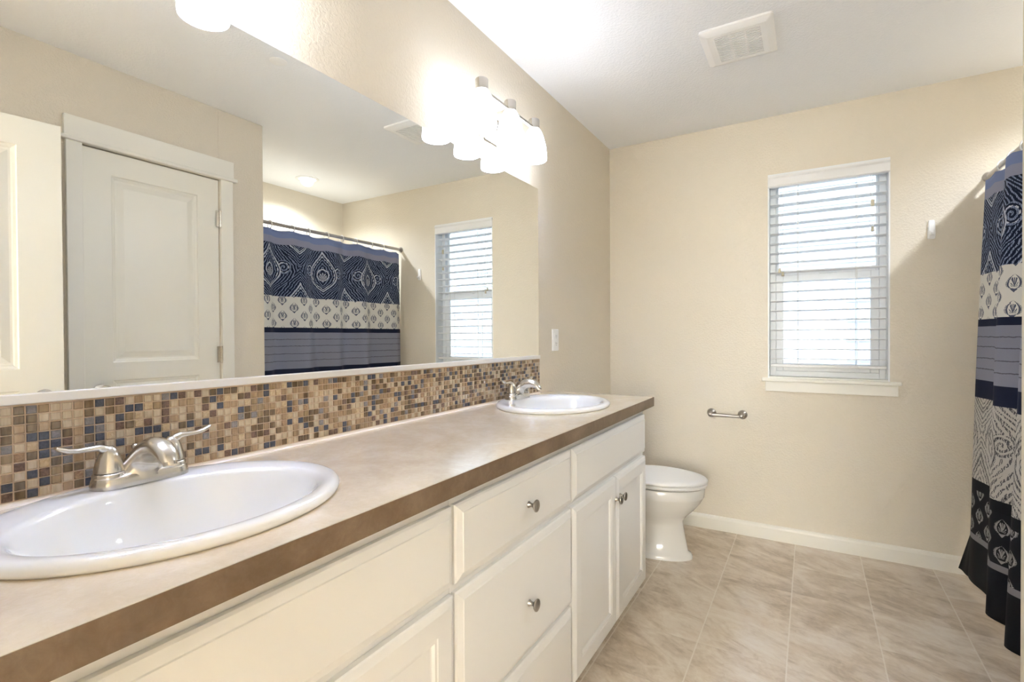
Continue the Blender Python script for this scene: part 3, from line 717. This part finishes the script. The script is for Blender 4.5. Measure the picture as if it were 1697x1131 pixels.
def cloth(xtop, xbot, ztop, zbot, ya, yb_, amp0, amp1, ny, nz, sgn=1, phase=0, flare=0):
    vs = []; 
    for j in range(nz+1):
        k = j/nz; z = ztop + (zbot-ztop)*k; row = []
        for i in range(ny+1):
            y = ya + (yb_-ya)*i/ny
            amp = amp0 + (amp1-amp0)*k**.8
            x = xtop + (xbot-xtop)*k + sgn*amp*fold(y+phase) + .003*math.sin(y*31+k*3) + .004*k*math.sin(y*17+k*5)
            sag = .010*(1-k)**6*abs(math.sin((y-1.88)/.142*PI)) if ztop > 1.8 else 0
            if flare: x -= .055*max(0, k-.84)/.16*max(0, (y-3.13)/.075)
            yy = y + .012*math.sin(k*2.2+y*3)*k + flare*max(0, k-.86)/.14*max(0, (y-3.08)/.13)
            row.append(((x, min(yy, D-.004), z - sag), (y, z)))
        vs.append(row)
    return vs
def cloth_obj(name, vs, mat, parent, uvs=True):
    m = MB(); V = [[m.v(p[0]) for p in r] for r in vs]; uvl = m.bm.loops.layers.uv.new('UVMap')
    for j in range(len(V)-1):
        for i in range(len(V[0])-1):
            f = m.face((V[j][i], V[j][i+1], V[j+1][i+1], V[j+1][i]))
            for l, (jj, ii) in zip(f.loops, ((j, i), (j, i+1), (j+1, i+1), (j+1, i))): l[uvl].uv = vs[jj][ii][1]
    o = m.build(name, mat, parent, 180)
    s_ = o.modifiers.new('solid', 'SOLIDIFY'); s_.thickness = .0012; s_.offset = 0
    return o
vs = cloth(1.868, 1.816, CTOP, CBOT, YE+.025, 3.205, .024, .040, 260, 90, flare=.03)
cu = cloth_obj('shower_curtain', vs, M['curtain'], None)
tag(cu, 'blue, white and black patterned fabric shower curtain hanging from the rod', 'shower curtain')
vs = cloth(1.902, 1.960, CTOP+.008, .30, YE+.02, 3.222, .008, .014, 120, 20)
li = cloth_obj('shower_liner', vs, M['liner'], None); tag(li, 'plain white shower liner hanging behind the patterned curtain', 'liner')
RY = [1.885, 2.024, 2.189, 2.320, 2.473, 2.614, 2.748, 2.902, 3.034]
nm = ['nearest the closet wall', 'second from the closet wall', 'third from the closet wall', 'fourth from the closet wall', 'fifth from the closet wall', 'fourth from the window wall', 'third from the window wall', 'second from the window wall', 'nearest the window wall']
m = MB(); n = 28; pts = []
for k in range(n+1):
    t = -.5*PI + (2*PI-.7)*k/n + .35; pts.append((.021*math.cos(t), 0, -.009 + .026*math.sin(t)))
m.tube(pts, .0030, 8, side=(0, 1, 0))
ro = m.build('curtain_ring', M['ring'], None, 60); ro.location = (RX, RY[0], RZ)
tag(ro, 'white curtain ring on the shower rod, ' + nm[0], 'curtain ring', 'white rings on the shower rod')
for y, q in zip(RY[1:], nm[1:]):
    r_ = ro.copy(); C.objects.link(r_); r_.location = (RX, y, RZ); r_.rotation_euler = (0, 0, random.uniform(-.35, .35)); r_['label'] = 'white curtain ring on the shower rod, ' + q
